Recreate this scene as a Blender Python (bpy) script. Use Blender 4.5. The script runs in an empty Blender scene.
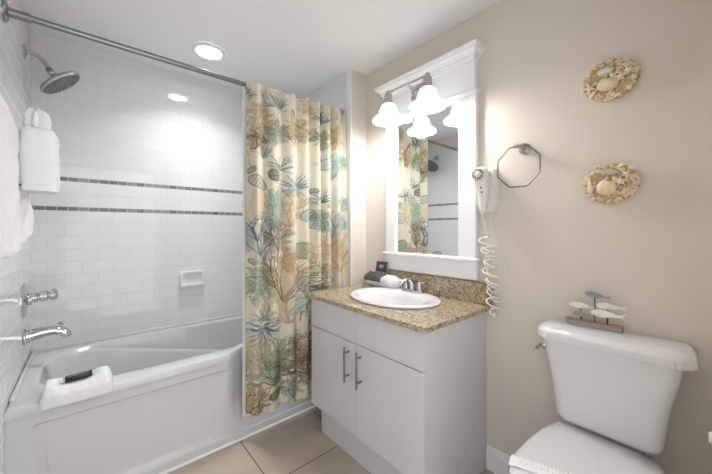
import bpy, bmesh, math, random
import numpy as np
from mathutils import Vector, Matrix, noise
random.seed(7)
PI = math.pi
COL = bpy.context.scene.collection
SC = bpy.context.scene

# ------------------------------------------------------------------ camera, world, exposure
cam_d = bpy.data.cameras.new('camera'); cam = bpy.data.objects.new('camera', cam_d); COL.objects.link(cam)
cam.location = (0, 0, 1.266)
cam.rotation_euler = (PI/2, 0, -math.atan2(.653, .757))
cam_d.sensor_width = 36; cam_d.lens = 309.6/712*36; cam_d.shift_y = -8/712; cam_d.clip_start = .01
SC.camera = cam
W = bpy.data.worlds.new('world'); SC.world = W; W.use_nodes = True
W.node_tree.nodes['Background'].inputs[0].default_value = (.95, .975, 1, 1)
W.node_tree.nodes['Background'].inputs[1].default_value = 1.35
SC.view_settings.view_transform = 'Standard'; SC.view_settings.look = 'None'
SC.view_settings.gamma = 1; SC.view_settings.use_curve_mapping = False
SC.view_settings.exposure = 0.85

def light(name, kind, loc, energy, color, size=.1, rot=(0, 0, 0)):
    l = bpy.data.lights.new(name, kind); l.energy = energy; l.color = color
    if kind == 'AREA': l.shape = 'DISK'; l.size = size; l.spread = math.radians(125)
    else: l.shadow_soft_size = size
    o = bpy.data.objects.new(name, l); o.location = loc; o.rotation_euler = rot; COL.objects.link(o); return o
CEIL_LAMP = (.60, 2.18)
light('alcove_lamp_light', 'AREA', (*CEIL_LAMP, 2.418), 3.4, (1, .99, .98), .15)

# ------------------------------------------------------------------ materials
def lin(c): return tuple(((x/255)/12.92 if x/255 <= .04045 else ((x/255+.055)/1.055)**2.4) for x in c)
class M:
    pass
def mat(name, col, rough=.5, metal=0, bump=0, bscale=40, var=0, coat=0, spec=None, emis=None, es=0, sheen=0):
    m = bpy.data.materials.new(name); m.use_nodes = True; nt = m.node_tree; b = nt.nodes['Principled BSDF']
    c = lin(col); b.inputs['Base Color'].default_value = (*c, 1)
    b.inputs['Roughness'].default_value = rough; b.inputs['Metallic'].default_value = metal
    b.inputs['Coat Weight'].default_value = coat
    if sheen: b.inputs['Sheen Weight'].default_value = sheen
    if spec is not None: b.inputs['Specular IOR Level'].default_value = spec
    if emis: b.inputs['Emission Color'].default_value = (*emis, 1); b.inputs['Emission Strength'].default_value = es
    tc = nt.nodes.new('ShaderNodeTexCoord'); n = nt.nodes.new('ShaderNodeTexNoise')
    n.inputs['Scale'].default_value = bscale; n.inputs['Detail'].default_value = 4
    nt.links.new(tc.outputs['Object'], n.inputs['Vector'])
    if var:
        r = nt.nodes.new('ShaderNodeValToRGB'); nt.links.new(n.outputs[0], r.inputs[0])
        r.color_ramp.elements[0].position = .3; r.color_ramp.elements[1].position = .7
        r.color_ramp.elements[0].color = (*[x*(1-var) for x in c], 1); r.color_ramp.elements[1].color = (*[min(1, x*(1+var)) for x in c], 1)
        nt.links.new(r.outputs[0], b.inputs['Base Color'])
    if bump:
        bp = nt.nodes.new('ShaderNodeBump'); bp.inputs['Strength'].default_value = bump; bp.inputs['Distance'].default_value = .003
        nt.links.new(n.outputs[0], bp.inputs['Height']); nt.links.new(bp.outputs[0], b.inputs['Normal'])
    return m
paint = mat('wall_paint', (222, 214, 205), .6, bump=.06, bscale=180)
ceil_m = mat('ceiling_paint', (244, 244, 245), .8, bump=.05, bscale=120)
trim_m = mat('white_trim', (240, 241, 243), .3)
lam = mat('white_laminate', (208, 208, 210), .35)
lam_d = mat('cabinet_gap', (120, 120, 122), .7)
porc = mat('porcelain', (224, 224, 225), .12, coat=.3)
acry = mat('tub_acrylic', (210, 211, 213), .16, coat=.2)
chrome = mat('chrome', (205, 205, 208), .08, 1)
nickel = mat('brushed_nickel', (188, 185, 181), .33, 1, var=.05)
satin = mat('satin_steel', (138, 136, 134), .3, 1)
steel = mat('rod_steel', (150, 150, 152), .32, 1)
headm = mat('shower_face', (120, 122, 124), .35, .8)
mirror_m = mat('mirror_glass', (240, 243, 244), .005, 1)
towel_m = mat('terry_cloth', (234, 234, 235), .95, bump=.6, bscale=190, sheen=.2)
tan_towel = mat('dark_cloth', (84, 86, 92), .9, bump=.8, bscale=300, var=.2)
black = mat('black_plastic', (22, 22, 24), .25)
dark = mat('dark_print', (62, 64, 68), .5)
whitepl = mat('white_plastic', (232, 229, 224), .3)
greyp = mat('grey_plastic', (120, 120, 120), .4)
liner_m = mat('white_vinyl', (232, 233, 236), .35)
paper = mat('white_paper', (244, 244, 243), .8)
caulk = mat('white_caulk', (238, 238, 239), .4)
tag_m = mat('tag_dot', (70, 66, 64), .6)

def brick_mat(name, c1, c2, mortar, w, h, ms, rough, off=.5, bump=.25, noise_amt=0, mrough=.8, smooth=.1):
    m = bpy.data.materials.new(name); m.use_nodes = True; nt = m.node_tree; b = nt.nodes['Principled BSDF']
    uv = nt.nodes.new('ShaderNodeUVMap'); uv.uv_map = 'UVMap'
    br = nt.nodes.new('ShaderNodeTexBrick'); nt.links.new(uv.outputs[0], br.inputs['Vector'])
    br.offset = off; br.offset_frequency = 2; br.squash = 1
    br.inputs['Scale'].default_value = 1; br.inputs['Brick Width'].default_value = w; br.inputs['Row Height'].default_value = h
    br.inputs['Mortar Size'].default_value = ms; br.inputs['Mortar Smooth'].default_value = smooth
    br.inputs['Color1'].default_value = (*lin(c1), 1); br.inputs['Color2'].default_value = (*lin(c2), 1); br.inputs['Mortar'].default_value = (*lin(mortar), 1)
    out = br.outputs['Color']
    if noise_amt:
        n = nt.nodes.new('ShaderNodeTexNoise'); n.inputs['Scale'].default_value = 6; n.inputs['Detail'].default_value = 6
        nt.links.new(uv.outputs[0], n.inputs['Vector'])
        mx = nt.nodes.new('ShaderNodeMix'); mx.data_type = 'RGBA'; mx.blend_type = 'OVERLAY'; mx.inputs[0].default_value = noise_amt
        nt.links.new(out, mx.inputs[6]); nt.links.new(n.outputs[0], mx.inputs[7]); out = mx.outputs[2]
    nt.links.new(out, b.inputs['Base Color'])
    mr = nt.nodes.new('ShaderNodeMapRange'); nt.links.new(br.outputs['Fac'], mr.inputs[0])
    mr.inputs[3].default_value = rough; mr.inputs[4].default_value = mrough; nt.links.new(mr.outputs[0], b.inputs['Roughness'])
    bp = nt.nodes.new('ShaderNodeBump'); bp.invert = True; bp.inputs['Strength'].default_value = bump; bp.inputs['Distance'].default_value = .002
    nt.links.new(br.outputs['Fac'], bp.inputs['Height']); nt.links.new(bp.outputs[0], b.inputs['Normal'])
    return m
tile = brick_mat('subway_tile', (228, 228, 229), (226, 226, 227), (213, 213, 214), .158, .0793, .0022, .075)
floor_m = brick_mat('floor_tile', (186, 173, 160), (180, 168, 156), (98, 86, 76), .497, .497, .003, .35, off=0, noise_amt=.25)
mosaic = brick_mat('mosaic_glass', (104, 106, 110), (150, 150, 154), (196, 196, 196), .05, .026, .0016, .15, off=0)

def granite():
    m = bpy.data.materials.new('granite'); m.use_nodes = True; nt = m.node_tree; b = nt.nodes['Principled BSDF']
    tc = nt.nodes.new('ShaderNodeTexCoord')
    v = nt.nodes.new('ShaderNodeTexVoronoi'); v.inputs['Scale'].default_value = 150
    n = nt.nodes.new('ShaderNodeTexNoise'); n.inputs['Scale'].default_value = 38; n.inputs['Detail'].default_value = 8; n.inputs['Roughness'].default_value = .7
    nt.links.new(tc.outputs['Object'], v.inputs['Vector']); nt.links.new(tc.outputs['Object'], n.inputs['Vector'])
    sep = nt.nodes.new('ShaderNodeSeparateColor'); nt.links.new(v.outputs['Color'], sep.inputs[0])
    mx = nt.nodes.new('ShaderNodeMix'); mx.inputs[0].default_value = .5; nt.links.new(sep.outputs[0], mx.inputs[2]); nt.links.new(n.outputs[0], mx.inputs[3])
    r = nt.nodes.new('ShaderNodeValToRGB'); nt.links.new(mx.outputs[0], r.inputs[0]); cr = r.color_ramp
    cr.elements[0].position = .2; cr.elements[0].color = (*lin((92, 76, 60)), 1)
    cr.elements[1].position = .8; cr.elements[1].color = (*lin((210, 200, 182)), 1)
    for p, c in ((.33, (140, 121, 96)), (.5, (168, 152, 126)), (.62, (188, 174, 150))):
        e = cr.elements.new(p); e.color = (*lin(c), 1)
    nt.links.new(r.outputs[0], b.inputs['Base Color']); b.inputs['Roughness'].default_value = .12
    return m
gran = granite()

def lamp_glass():
    m = bpy.data.materials.new('lit_frosted_glass'); m.use_nodes = True; b = m.node_tree.nodes['Principled BSDF']
    b.inputs['Base Color'].default_value = (.95, .95, .95, 1); b.inputs['Roughness'].default_value = .3
    b.inputs['Emission Color'].default_value = (1, .99, .97, 1); b.inputs['Emission Strength'].default_value = .72
    return m
shade_m = lamp_glass()
lens_m = mat('lit_lens', (250, 250, 250), .4, emis=(1, .99, .97), es=14)
bulb_m = mat('lit_bulb', (250, 250, 250), .4, emis=(1, .98, .94), es=10)

# ------------------------------------------------------------------ mesh helpers
def box(bm, x0, x1, y0, y1, z0, z1, bev=0, seg=2, mtx=None):
    r = bmesh.ops.create_cube(bm, size=1); vs = r['verts']
    for v in vs: v.co = Vector(((x0+x1)/2+v.co.x*(x1-x0), (y0+y1)/2+v.co.y*(y1-y0), (z0+z1)/2+v.co.z*(z1-z0)))
    if bev:
        es = list({e for v in vs for e in v.link_edges})
        out = bmesh.ops.bevel(bm, geom=es, offset=bev, segments=seg, profile=.5, affect='EDGES')
        vs = list({v for f in out['faces'] for v in f.verts} | {v for v in vs if v.is_valid})
    if mtx is not None: bmesh.ops.transform(bm, matrix=mtx, verts=vs)
    return vs
def frame_of(d, up=Vector((0, 0, 1))):
    d = Vector(d).normalized(); a = up.cross(d)
    if a.length < 1e-4: a = Vector((1, 0, 0)).cross(d)
    a.normalize(); return a, d.cross(a), d
def lathe(bm, prof, org=(0, 0, 0), axis=(0, 0, 1), n=32, cap=True):
    a, b, d = frame_of(axis); org = Vector(org); rings = []
    for r, h in prof:
        rings.append([bm.verts.new(org+d*h+(a*math.cos(2*PI*i/n)+b*math.sin(2*PI*i/n))*max(r, 1e-5)) for i in range(n)])
    for p, q in zip(rings, rings[1:]):
        for i in range(n): bm.faces.new((p[i], p[(i+1) % n], q[(i+1) % n], q[i]))
    if cap: bm.faces.new(rings[0][::-1]); bm.faces.new(rings[-1])
def tube(bm, pts, r, n=10, closed=False):
    pts = [Vector(p) for p in pts]; N = len(pts); rings = []; a = None
    rr = r if isinstance(r, (list, tuple)) else [r]*N
    for i, p in enumerate(pts):
        t = (pts[(i+1) % N]-pts[i-1]) if closed else (pts[min(i+1, N-1)]-pts[max(i-1, 0)])
        t.normalize()
        if a is None: a, b, _ = frame_of(t)
        else:
            a = (a-t*a.dot(t)).normalized(); b = t.cross(a)
        rings.append([bm.verts.new(p+(a*math.cos(2*PI*k/n)+b*math.sin(2*PI*k/n))*rr[i]) for k in range(n)])
    prs = list(zip(rings, rings[1:]))+([(rings[-1], rings[0])] if closed else [])
    for p, q in prs:
        for k in range(n): bm.faces.new((p[k], p[(k+1) % n], q[(k+1) % n], q[k]))
    if not closed: bm.faces.new(rings[0][::-1]); bm.faces.new(rings[-1])
def loft(bm, rings, cap0=True, cap1=True):
    R = [[bm.verts.new(p) for p in r] for r in rings]; n = len(R[0])
    for p, q in zip(R, R[1:]):
        for i in range(n): bm.faces.new((p[i], p[(i+1) % n], q[(i+1) % n], q[i]))
    if cap0: bm.faces.new(R[0][::-1])
    if cap1: bm.faces.new(R[-1])
    return R
def prism(bm, pts, d, bev=0):
    """closed outline (list of 3-vectors) pushed by vector d"""
    d = Vector(d); a = [bm.verts.new(p) for p in pts]; b = [bm.verts.new(Vector(p)+d) for p in pts]; n = len(a)
    f = [bm.faces.new(a[::-1]), bm.faces.new(b)]
    for i in range(n): f.append(bm.faces.new((a[i], a[(i+1) % n], b[(i+1) % n], b[i])))
    if bev:
        es = list({e for ff in f[:2] for e in ff.edges}); bmesh.ops.bevel(bm, geom=es, offset=bev, segments=2, affect='EDGES')
def sup(cx, cy, ax, ay, z, n=4, N=48, rot=0):
    o = []
    for i in range(N):
        t = 2*PI*i/N; c, s = math.cos(t), math.sin(t)
        o.append(Vector((cx+ax*math.copysign(abs(c)**(2/n), c), cy+ay*math.copysign(abs(s)**(2/n), s), z)))
    return o
def blob(bm, c, r, sub=2, scale=(1, 1, 1), mtx=None):
    m = Matrix.Translation(Vector(c)) @ (mtx if mtx is not None else Matrix()) @ Matrix.Diagonal((*scale, 1))
    bmesh.ops.create_icosphere(bm, subdivisions=sub, radius=r, matrix=m)
def obj(name, bm, m, parent=None, smooth=None, loc=(0, 0, 0)):
    bmesh.ops.recalc_face_normals(bm, faces=bm.faces)
    me = bpy.data.meshes.new(name); bm.to_mesh(me); bm.free()
    for mm in (m if isinstance(m, (list, tuple)) else [m]): me.materials.append(mm)
    if smooth is not None:
        me.polygons.foreach_set('use_smooth', [True]*len(me.polygons))
        if smooth < 180: me.set_sharp_from_angle(angle=math.radians(smooth))
    o = bpy.data.objects.new(name, me); COL.objects.link(o)
    if parent: 
        o.parent = parent; me.transform(Matrix.Translation(-Vector(parent['_o'])))
    return o
def thing(name, label, cat, loc, group=None):
    o = bpy.data.objects.new(name, None); COL.objects.link(o); o.location = loc; o.empty_display_size = .05
    o['_o'] = tuple(loc); o['label'] = label; o['category'] = cat
    if group: o['group'] = group
    return o
def tag(o, label, cat, group=None):
    o['label'] = label; o['category'] = cat
    if group: o['group'] = group
    return o
def struct(o): o['kind'] = 'structure'; return o
def nb(): return bmesh.new()
def uvs(o, fn):
    me = o.data; l = me.uv_layers.new(name='UVMap')
    for p in me.polygons:
        for li in p.loop_indices:
            co = me.vertices[me.loops[li].vertex_index].co; l.data[li].uv = fn(co, p.normal)

# ------------------------------------------------------------------ the room
XL, XR, YB, YW, H = -.264, 1.604, 2.65, 1.742, 2.44
XA = 1.454                                            # face of the alcove end wall
S1, S2, ST = 1.3796, 1.5642, .026                     # the two mosaic bands
def zrow(z):
    if z <= S1+.001: return z-.8246
    if z <= S2+.001: return z-.8246-ST
    return z-.8246-2*ST
def tile_uv(off):
    return lambda co, n: ((co.x-.046 if abs(n.y) > .5 else co.y+off), zrow(co.z)+.0793*40)
def banded_quads(bm, p, q, zs, mi=0):
    for z0, z1, m in zs:
        f = bm.faces.new([bm.verts.new((p[0], p[1], z0)), bm.verts.new((q[0], q[1], z0)), bm.verts.new((q[0], q[1], z1)), bm.verts.new((p[0], p[1], z1))])
        f.material_index = m
# floor
bm = nb(); box(bm, XL-.1, XR+.1, -.17, YB+.1, -.05, 0); fl = struct(obj('floor', bm, floor_m)); uvs(fl, lambda c, n: (c.x-.684+.497*10, c.y-1.438+.497*10))
bm = nb(); box(bm, XL-.1, XR+.1, -.17, YB+.1, H, H+.05); struct(obj('ceiling', bm, ceil_m))
# back wall, tiled to the ceiling (solid wall with a tiled skin)
def wall(name, x0, x1, y0, y1, m, z0=0, z1=H): 
    b = nb(); box(b, x0, x1, y0, y1, z0, z1); return struct(obj(name, b, m))
def skin(name, p, q, z0, z1, nx, parent):
    b = nb(); zs = sorted({z0, z1, *[z for z in (S1, S1+ST, S2, S2+ST) if z0 < z < z1]})
    for a, c in zip(zs, zs[1:]):
        if abs(a-S1) < 1e-6 or abs(a-S2) < 1e-6: continue
        b.faces.new([b.verts.new((p[0], p[1], a)), b.verts.new((q[0], q[1], a)), b.verts.new((q[0], q[1], c)), b.verts.new((p[0], p[1], c))])
    r = bmesh.ops.extrude_face_region(b, geom=list(b.faces)); bmesh.ops.translate(b, vec=nx, verts=[g for g in r['geom'] if isinstance(g, bmesh.types.BMVert)])
    o = obj(name, b, tile); uvs(o, tile_uv(.0)); o['kind'] = 'structure'; 
    if parent: o.parent = parent
    return o
def band(name, p, q, z, nx, parent):
    b = nb(); P0, Q0, Nn = Vector((*p, z)), Vector((*q, z)), Vector(nx)*.95
    prism(b, [P0, Q0, Q0+Vector((0, 0, ST)), P0+Vector((0, 0, ST))], Nn)
    o = obj(name, b, mosaic); uvs(o, lambda c, n: ((c.x if abs(nx[1]) > 0 else c.y)+5, c.z-z)); o['kind'] = 'structure'; o.parent = parent
wb = wall('wall_back', XL-.1, XR, YB, YB+.1, tile); uvs(wb, tile_uv(0))
wl = wall('wall_left', XL-.1, XL, -.17, YB, paint)
skin('tile_skin', (XL, YB-.006), (XA, YB-.006), 0, H, (0, .006, 0), wb)
skin('tile_skin', (XL+.006, 1.60), (XL+.006, YB), 0, 2.25, (-.006, 0, 0), wl)
wp = wall('wall_partition', XA+.006, XR, YW, YB, paint)
skin('tile_skin', (XA, YW+.05), (XA, YB), 0, H, (.006, 0, 0), wp)
for zz in (S1, S2):
    band('mosaic_band', (XL, YB-.006), (XA, YB-.006), zz, (0, .006, 0), wb)
    band('mosaic_band', (XL+.006, 1.60), (XL+.006, YB), zz, (-.006, 0, 0), wl)
    band('mosaic_band', (XA, YW+.05), (XA, YB), zz, (.006, 0, 0), wp)
b_ = nb(); box(b_, XA-.002, XA+.006, YW-.002, YW+.05, 0, H, .002); o = obj('edge_strip', b_, trim_m); o['kind'] = 'structure'; o.parent = wp
wall('wall_right', XR, XR+.1, -.17, YB+.1, paint)
# wall with the doorway the picture is taken from
wf = wall('wall_front', .80, XR, -.16, -.05, paint)
b_ = nb(); box(b_, XL, .80, -.16, -.05, 2.06, H); o = obj('header', b_, paint); o['kind'] = 'structure'; o.parent = wf
b_ = nb(); box(b_, .765, .80, -.165, -.045, 0, 2.06, .003); struct(obj('trim_1', b_, trim_m))
def baseboard(name, pts, d):
    b = nb(); pr = [(0, 0), (.014, 0), (.014, .098), (.010, .106), (.010, .112), (.005, .122), (0, .124)]
    p, q = Vector((*pts[0], 0)), Vector((*pts[1], 0)); d = Vector(d)
    prism(b, [p+d*a+Vector((0, 0, z)) for a, z in pr], q-p); struct(obj(name, b, trim_m))
baseboard('baseboard_right', ((XR, -.05), (XR, .790)), (-1, 0, 0))
baseboard('baseboard_left', ((XL, -.10), (XL, 1.60)), (1, 0, 0))

# ------------------------------------------------------------------ ceiling lights
def recessed(x, y, label, group=None):
    t = thing('recessed_light', label, 'ceiling light', (x, y, H), group)
    b = nb(); lathe(b, [(.072, -.0005), (.075, -.010), (.082, -.016), (.098, -.012), (.104, -.0005)], (x, y, H), n=48, cap=False); obj('trim_ring', b, trim_m, t, 60)
    b = nb(); lathe(b, [(.074, -.001), (.073, -.008), (.05, -.012), (.001, -.0135)], (x, y, H), n=48, cap=False); obj('lens', b, lens_m, t, 60)
recessed(*CEIL_LAMP, 'round recessed ceiling light glowing above the bathtub')

# ------------------------------------------------------------------ bathtub
def fy(x):                                                  # front line of the tub
    t = min(1, max(0, (x-.60)/.16)); t = t*t*(3-2*t); return 1.862+.085*t
def fin(x):
    t = min(1, max(0, (x-.0)/.62)); return max(1.99-.05*t, fy(x)+.055)
tub = thing('bathtub', 'white alcove bathtub with a recessed apron panel, along the tiled wall', 'bathtub', (.6, 2.25, 0))
ZR = .530; cx, cy, ax, by = .555, 2.29, .745, .318; X1 = XA-.004; Y1 = YB-.01; X0 = XL+.0062
out = []
nf, ns = 70, 24
for i in range(nf): x = X0+(X1-X0)*i/nf; out.append((x, fy(x)))
for i in range(ns): out.append((X1, fy(X1)+(Y1-fy(X1))*i/ns))
for i in range(nf): out.append((X1-(X1-X0)*i/nf, Y1))
for i in range(ns): out.append((X0, Y1-(Y1-fy(X0))*i/ns))
def inner(p, inset):
    dx, dy = p[0]-cx, p[1]-cy; n = 4.2
    a, b2 = ax-inset, by-inset*.9
    k = (abs(dx/a)**n+abs(dy/b2)**n)**(-1/n)
    x, y = cx+dx*k, cy+dy*k
    return x, max(y, fin(x)+inset*.9)
def ring(inset, zf):
    r = []
    for p in out:
        x, y = inner(p, inset if not callable(inset) else 0)
        if callable(inset): x, y = inner(p, inset(x, y))
        r.append(Vector((x, y, zf(x, y) if callable(zf) else zf)))
    return r
def zl(x, y):
    t = min(1, max(0, (x-.0)/.95)); return .515-.26*t
def back(x, y): return min(1, max(0, (y-2.35)/.15))
rings = [[Vector((x, y, .49)) for x, y in out], [Vector((x, y, ZR-.012)) for x, y in out]]
def shr(d, z): return [Vector((cx+(x-cx)*(1-d/.85), y+(d if y < 2 else (-d if y > 2.6 else 0)), z)) for x, y in out]
rings += [shr(.004, ZR-.003), shr(.012, ZR), ring(-.012, ZR), ring(-.003, ZR-.003), ring(.004, ZR-.012),
          ring(.010, lambda x, y: max(zl(x, y), .20) if back(x, y) > 0 else .40),
          ring(lambda x, y: .014+.028*back(x, y)*min(1, max(0, (x+.1)/.4)), lambda x, y: (max(zl(x, y), .20)-.008) if back(x, y) > 0 else .36),
          ring(lambda x, y: .022+.028*back(x, y)*min(1, max(0, (x+.1)/.4)), lambda x, y: (max(zl(x, y), .20)-.025) if back(x, y) > 0 else .30),
          ring(.065, .17), ring(.10, .125), ring(.15, .11), ring(.22, .108)]
b = nb(); loft(b, rings, cap0=False)
obj('basin', b, acry, tub, 33)
# apron with a sunk trapezoid panel
b = nb(); nx = 120; zs = [.0, .050, .056, .070, .085, .12, .16, .20, .24, .28, .34, .40, .425, .432, .436, .444, .448, .455, .48, .500, .512]
def yap(x, z):
    g_ = min(1, max(0, (z-.056)/.22)); g_ = g_*g_*(3-2*g_); y = 1.862+(fy(x)-1.862)*g_+.006
    lo = -.178+(.436-z)*.07; hi = .62-(.436-z)*.20
    e = .012
    k = min(1, max(0, (x-lo)/e))*min(1, max(0, (hi-x)/(.04)))*min(1, max(0, (.440-z)/.006))*min(1, max(0, (z-.056)/.02))
    y += .016*k
    lo2 = lo+.035
    y -= .006*max(0, 1-abs(x-lo2)/.006)*(1 if z < .40 else 0)*k
    if z > .5: y -= .004
    if z < .0501: y -= .010
    return y
xs = sorted({X0+(X1-X0)*i/260 for i in range(261)})
g = [[b.verts.new((x, yap(x, z), z)) for x in xs] for z in zs]
for r0, r1 in zip(g, g[1:]):
    for i in range(len(xs)-1): b.faces.new((r0[i], r0[i+1], r1[i+1], r1[i]))
gb = [[b.verts.new((x, 1.985, z)) for x in xs] for z in (zs[0], zs[-1])]
for i in range(len(xs)-1):
    b.faces.new((g[0][i+1], g[0][i], gb[0][i], gb[0][i+1])); b.faces.new((g[-1][i], g[-1][i+1], gb[1][i+1], gb[1][i])); b.faces.new((gb[1][i], gb[1][i+1], gb[0][i+1], gb[0][i]))
obj('apron', b, acry, tub, 32)
b = nb()                                                   # drain overflow plate
lathe(b, [(.001, .012), (.03, .010), (.036, .002), (.036, -.006)], (XL+.085, 2.26, .40), (1, 0, .1), n=24, cap=False); obj('overflow_plate', b, chrome, tub, 40)
def caulk_bead(pts, r, parent, name='tile_flange'):
    b = nb(); tube(b, pts, r, 8); return obj(name, b, caulk, parent, 60)
b = nb(); box(b, XL+.008, XA-.002, YB-.024, YB-.008, .52, .553, .005, 3); box(b, XL+.008, XL+.024, 1.95, YB-.02, .52, .545, .005, 3); obj('tile_flange', b, acry, tub, 50)
b = nb(); tube(b, [(X0+(XA-.02-X0)*i/60, 1.852, .009) for i in range(61)], .009, 8); struct(obj('trim_2', b, caulk, None, 60))

# spout, valve, shower
x0 = XL+.006; PY = 2.36
t = thing('tub_spout', 'chrome bathtub spout with a diverter knob, on the tiled end wall', 'tub spout', (x0, PY, .70))
path = [(x0, PY, .700), (x0+.03, PY, .705), (x0+.07, PY, .712), (x0+.115, PY, .713), (x0+.145, PY, .703), (x0+.162, PY, .685), (x0+.168, PY, .668)]
b = nb(); tube(b, path, [.036, .033, .028, .024, .024, .023, .022], 20); obj('spout_body', b, chrome, t, 50)
b = nb(); lathe(b, [(.006, 0), (.005, .020), (.013, .024), (.015, .032), (.009, .038), (.001, .039)], (x0+.142, PY, .718), n=16); obj('diverter_knob', b, chrome, t, 50)
b = nb(); lathe(b, [(.036, 0), (.040, .003), (.040, .010), (.036, .012)], (x0, PY, .700), (1, 0, 0), n=28); obj('escutcheon', b, chrome, t, 40)
t = thing('shower_valve', 'chrome shower mixer handle with a round plate, above the tub spout', 'shower valve', (x0, PY, .895))
b = nb(); lathe(b, [(.092, 0), (.092, .004), (.084, .010), (.045, .014), (.03, .018), (.03, .03)], (x0, PY, .895), (1, 0, 0), n=48); obj('round_plate', b, chrome, t, 40)
b = nb(); lathe(b, [(.026, .02), (.026, .05), (.021, .053), (.021, .058), (.028, .062), (.029, .088), (.023, .092), (.023, .097), (.030, .101), (.031, .118), (.024, .128), (.001, .133)], (x0, PY, .900), (1, 0, .08), n=28); obj('handle', b, chrome, t, 30)
t = thing('shower_fixture', 'large round metal shower head on a bent arm', 'shower head', (x0, PY, 2.20))
b = nb(); lathe(b, [(.036, 0), (.036, .003), (.026, .010), (.012, .013)], (x0, PY, 2.195), (1, 0, 0), n=28); obj('flange', b, nickel, t, 40)
b = nb(); tube(b, [(x0, PY, 2.195), (x0+.025, PY, 2.198), (x0+.050, PY, 2.192), (x0+.070, PY, 2.174), (x0+.088, PY, 2.147), (x0+.100, PY, 2.122)], .011, 12); obj('shower_arm', b, nickel, t, 60)
b = nb(); lathe(b, [(.014, -.010), (.014, .008)], (x0+.096, PY, 2.130), (.5, 0, -.85), n=8); obj('swivel_nut', b, headm, t, 30)
nrm = Vector((.656, 0, -.755)); base = Vector((x0+.099, PY, 2.120))
b = nb(); lathe(b, [(.014, -.002), (.016, .004), (.016, .012), (.014, .016), (.020, .024), (.034, .032), (.075, .042), (.096, .050), (.102, .062), (.098, .070)], base, nrm, n=48); obj('head_shell', b, nickel, t, 35)
b = nb(); lathe(b, [(.098, .0695), (.094, .073), (.06, .074), (.001, .075)], base, nrm, n=48)
a_, b2_, d_ = frame_of(nrm)
for rr, nn in ((.018, 6), (.036, 12), (.054, 18), (.072, 22), (.086, 26)):
    for k in range(nn):
        c = base+d_*.073+(a_*math.cos(2*PI*k/nn)+b2_*math.sin(2*PI*k/nn))*rr
        lathe(b, [(.0032, 0), (.002, .005)], c, nrm, n=6)
obj('spray_face', b, headm, t, 40)

# soap dish on the back wall
t_b = nb(); sx, sz = .60, .885
for a in (0,):
    prof = [sup(sx, 0, .080, .0, 0)]
t_b.free(); b = nb()
yb = YB-.006
box(b, sx-.085, sx+.085, yb-.014, yb+.001, sz-.055, sz+.060, .006, 3)
box(b, sx-.085, sx+.085, yb-.046, yb-.004, sz-.060, sz-.030, .010, 3)
box(b, sx-.085, sx+.085, yb-.030, yb-.004, sz+.040, sz+.062, .008, 3)
box(b, sx-.085, sx-.065, yb-.040, yb-.004, sz-.05, sz+.055, .008, 3); box(b, sx+.065, sx+.085, yb-.040, yb-.004, sz-.05, sz+.055, .008, 3)
tag(obj('soap_dish', b, porc, None, 40), 'white ceramic soap dish set into the back tiled wall', 'soap dish')

# curtain rod
YR, ZRD = 1.852, 2.137
t = thing('curtain_rod', 'grey metal shower curtain rod running across the tub', 'curtain rod', (XL+.006, YR, ZRD))
b = nb(); tube(b, [(x0+.05, YR, ZRD), (XA-.02, YR, ZRD)], .0138, 20); obj('rod', b, steel, t, 60)
b = nb(); tube(b, [(x0, YR, ZRD), (x0+.075, YR, ZRD)], .0185, 20); obj('sleeve', b, steel, t, 60)
b = nb(); lathe(b, [(.042, 0), (.042, .006), (.032, .012), (.020, .014)], (x0, YR, ZRD), (1, 0, 0), n=28); obj('end_flange', b, steel, t, 40)
b = nb(); lathe(b, [(.036, 0), (.036, .006), (.028, .014), (.017, .016)], (XA-.001, YR, ZRD), (-1, 0, 0), n=28); obj('end_flange', b, steel, t, 40)

# ------------------------------------------------------------------ shower curtain with sea-life print
CX0, CX1, CZ0, CZ1 = .702, 1.450, .135, 2.185
PW, PH = 400, 1090
img = np.zeros((PH, PW, 3)); img[:] = (240, 232, 212)
gy, gx = np.mgrid[0:PH, 0:PW]; pxm = (CX1-CX0)/PW; GX = CX0+gx*pxm; GZ = CZ0+gy*(CZ1-CZ0)/PH
rng = np.random.default_rng(3)
def dab(mask, col, al):
    m = np.clip(mask, 0, 1)[..., None]*al; return m, np.array(col)
def win(x0, x1, z0, z1):
    i0 = max(0, int((x0-CX0)/pxm)); i1 = min(PW, int((x1-CX0)/pxm)+2)
    k = PH/(CZ1-CZ0); j0 = max(0, int((z0-CZ0)*k)); j1 = min(PH, int((z1-CZ0)*k)+2)
    return slice(j0, max(j0, j1)), slice(i0, max(i0, i1))
def stroke(x0, z0, x1, z1, w0, w1, col, al=.9):
    m = max(w0, w1)+.004; s = win(min(x0, x1)-m, max(x0, x1)+m, min(z0, z1)-m, max(z0, z1)+m)
    X, Z = GX[s], GZ[s]
    if X.size == 0: return
    dx, dz = x1-x0, z1-z0; L = dx*dx+dz*dz+1e-12; t = np.clip(((X-x0)*dx+(Z-z0)*dz)/L, 0, 1)
    d = np.hypot(X-x0-t*dx, Z-z0-t*dz); w = w0+(w1-w0)*t
    a = np.clip((w-d)/.0018+.5, 0, 1)[..., None]*al; img[s] = img[s]*(1-a)+np.array(col)*a
def wash(x, z, rx, rz, col, al=.7, rag=.25):
    s = win(x-rx*1.5, x+rx*1.5, z-rz*1.5, z+rz*1.5); X, Z = GX[s], GZ[s]
    if X.size == 0: return
    th = np.arctan2((Z-z)/rz, (X-x)/rx); r = np.hypot((X-x)/rx, (Z-z)/rz); ph = rng.uniform(0, 6, 4)
    e = 1+rag*(np.sin(5*th+ph[0])*.4+np.sin(9*th+ph[1])*.35+np.sin(14*th+ph[2])*.25)
    a = (np.clip((e-r)/.10, 0, 1)*al)[..., None]; img[s] = img[s]*(1-a)+np.array(col)*a
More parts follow.
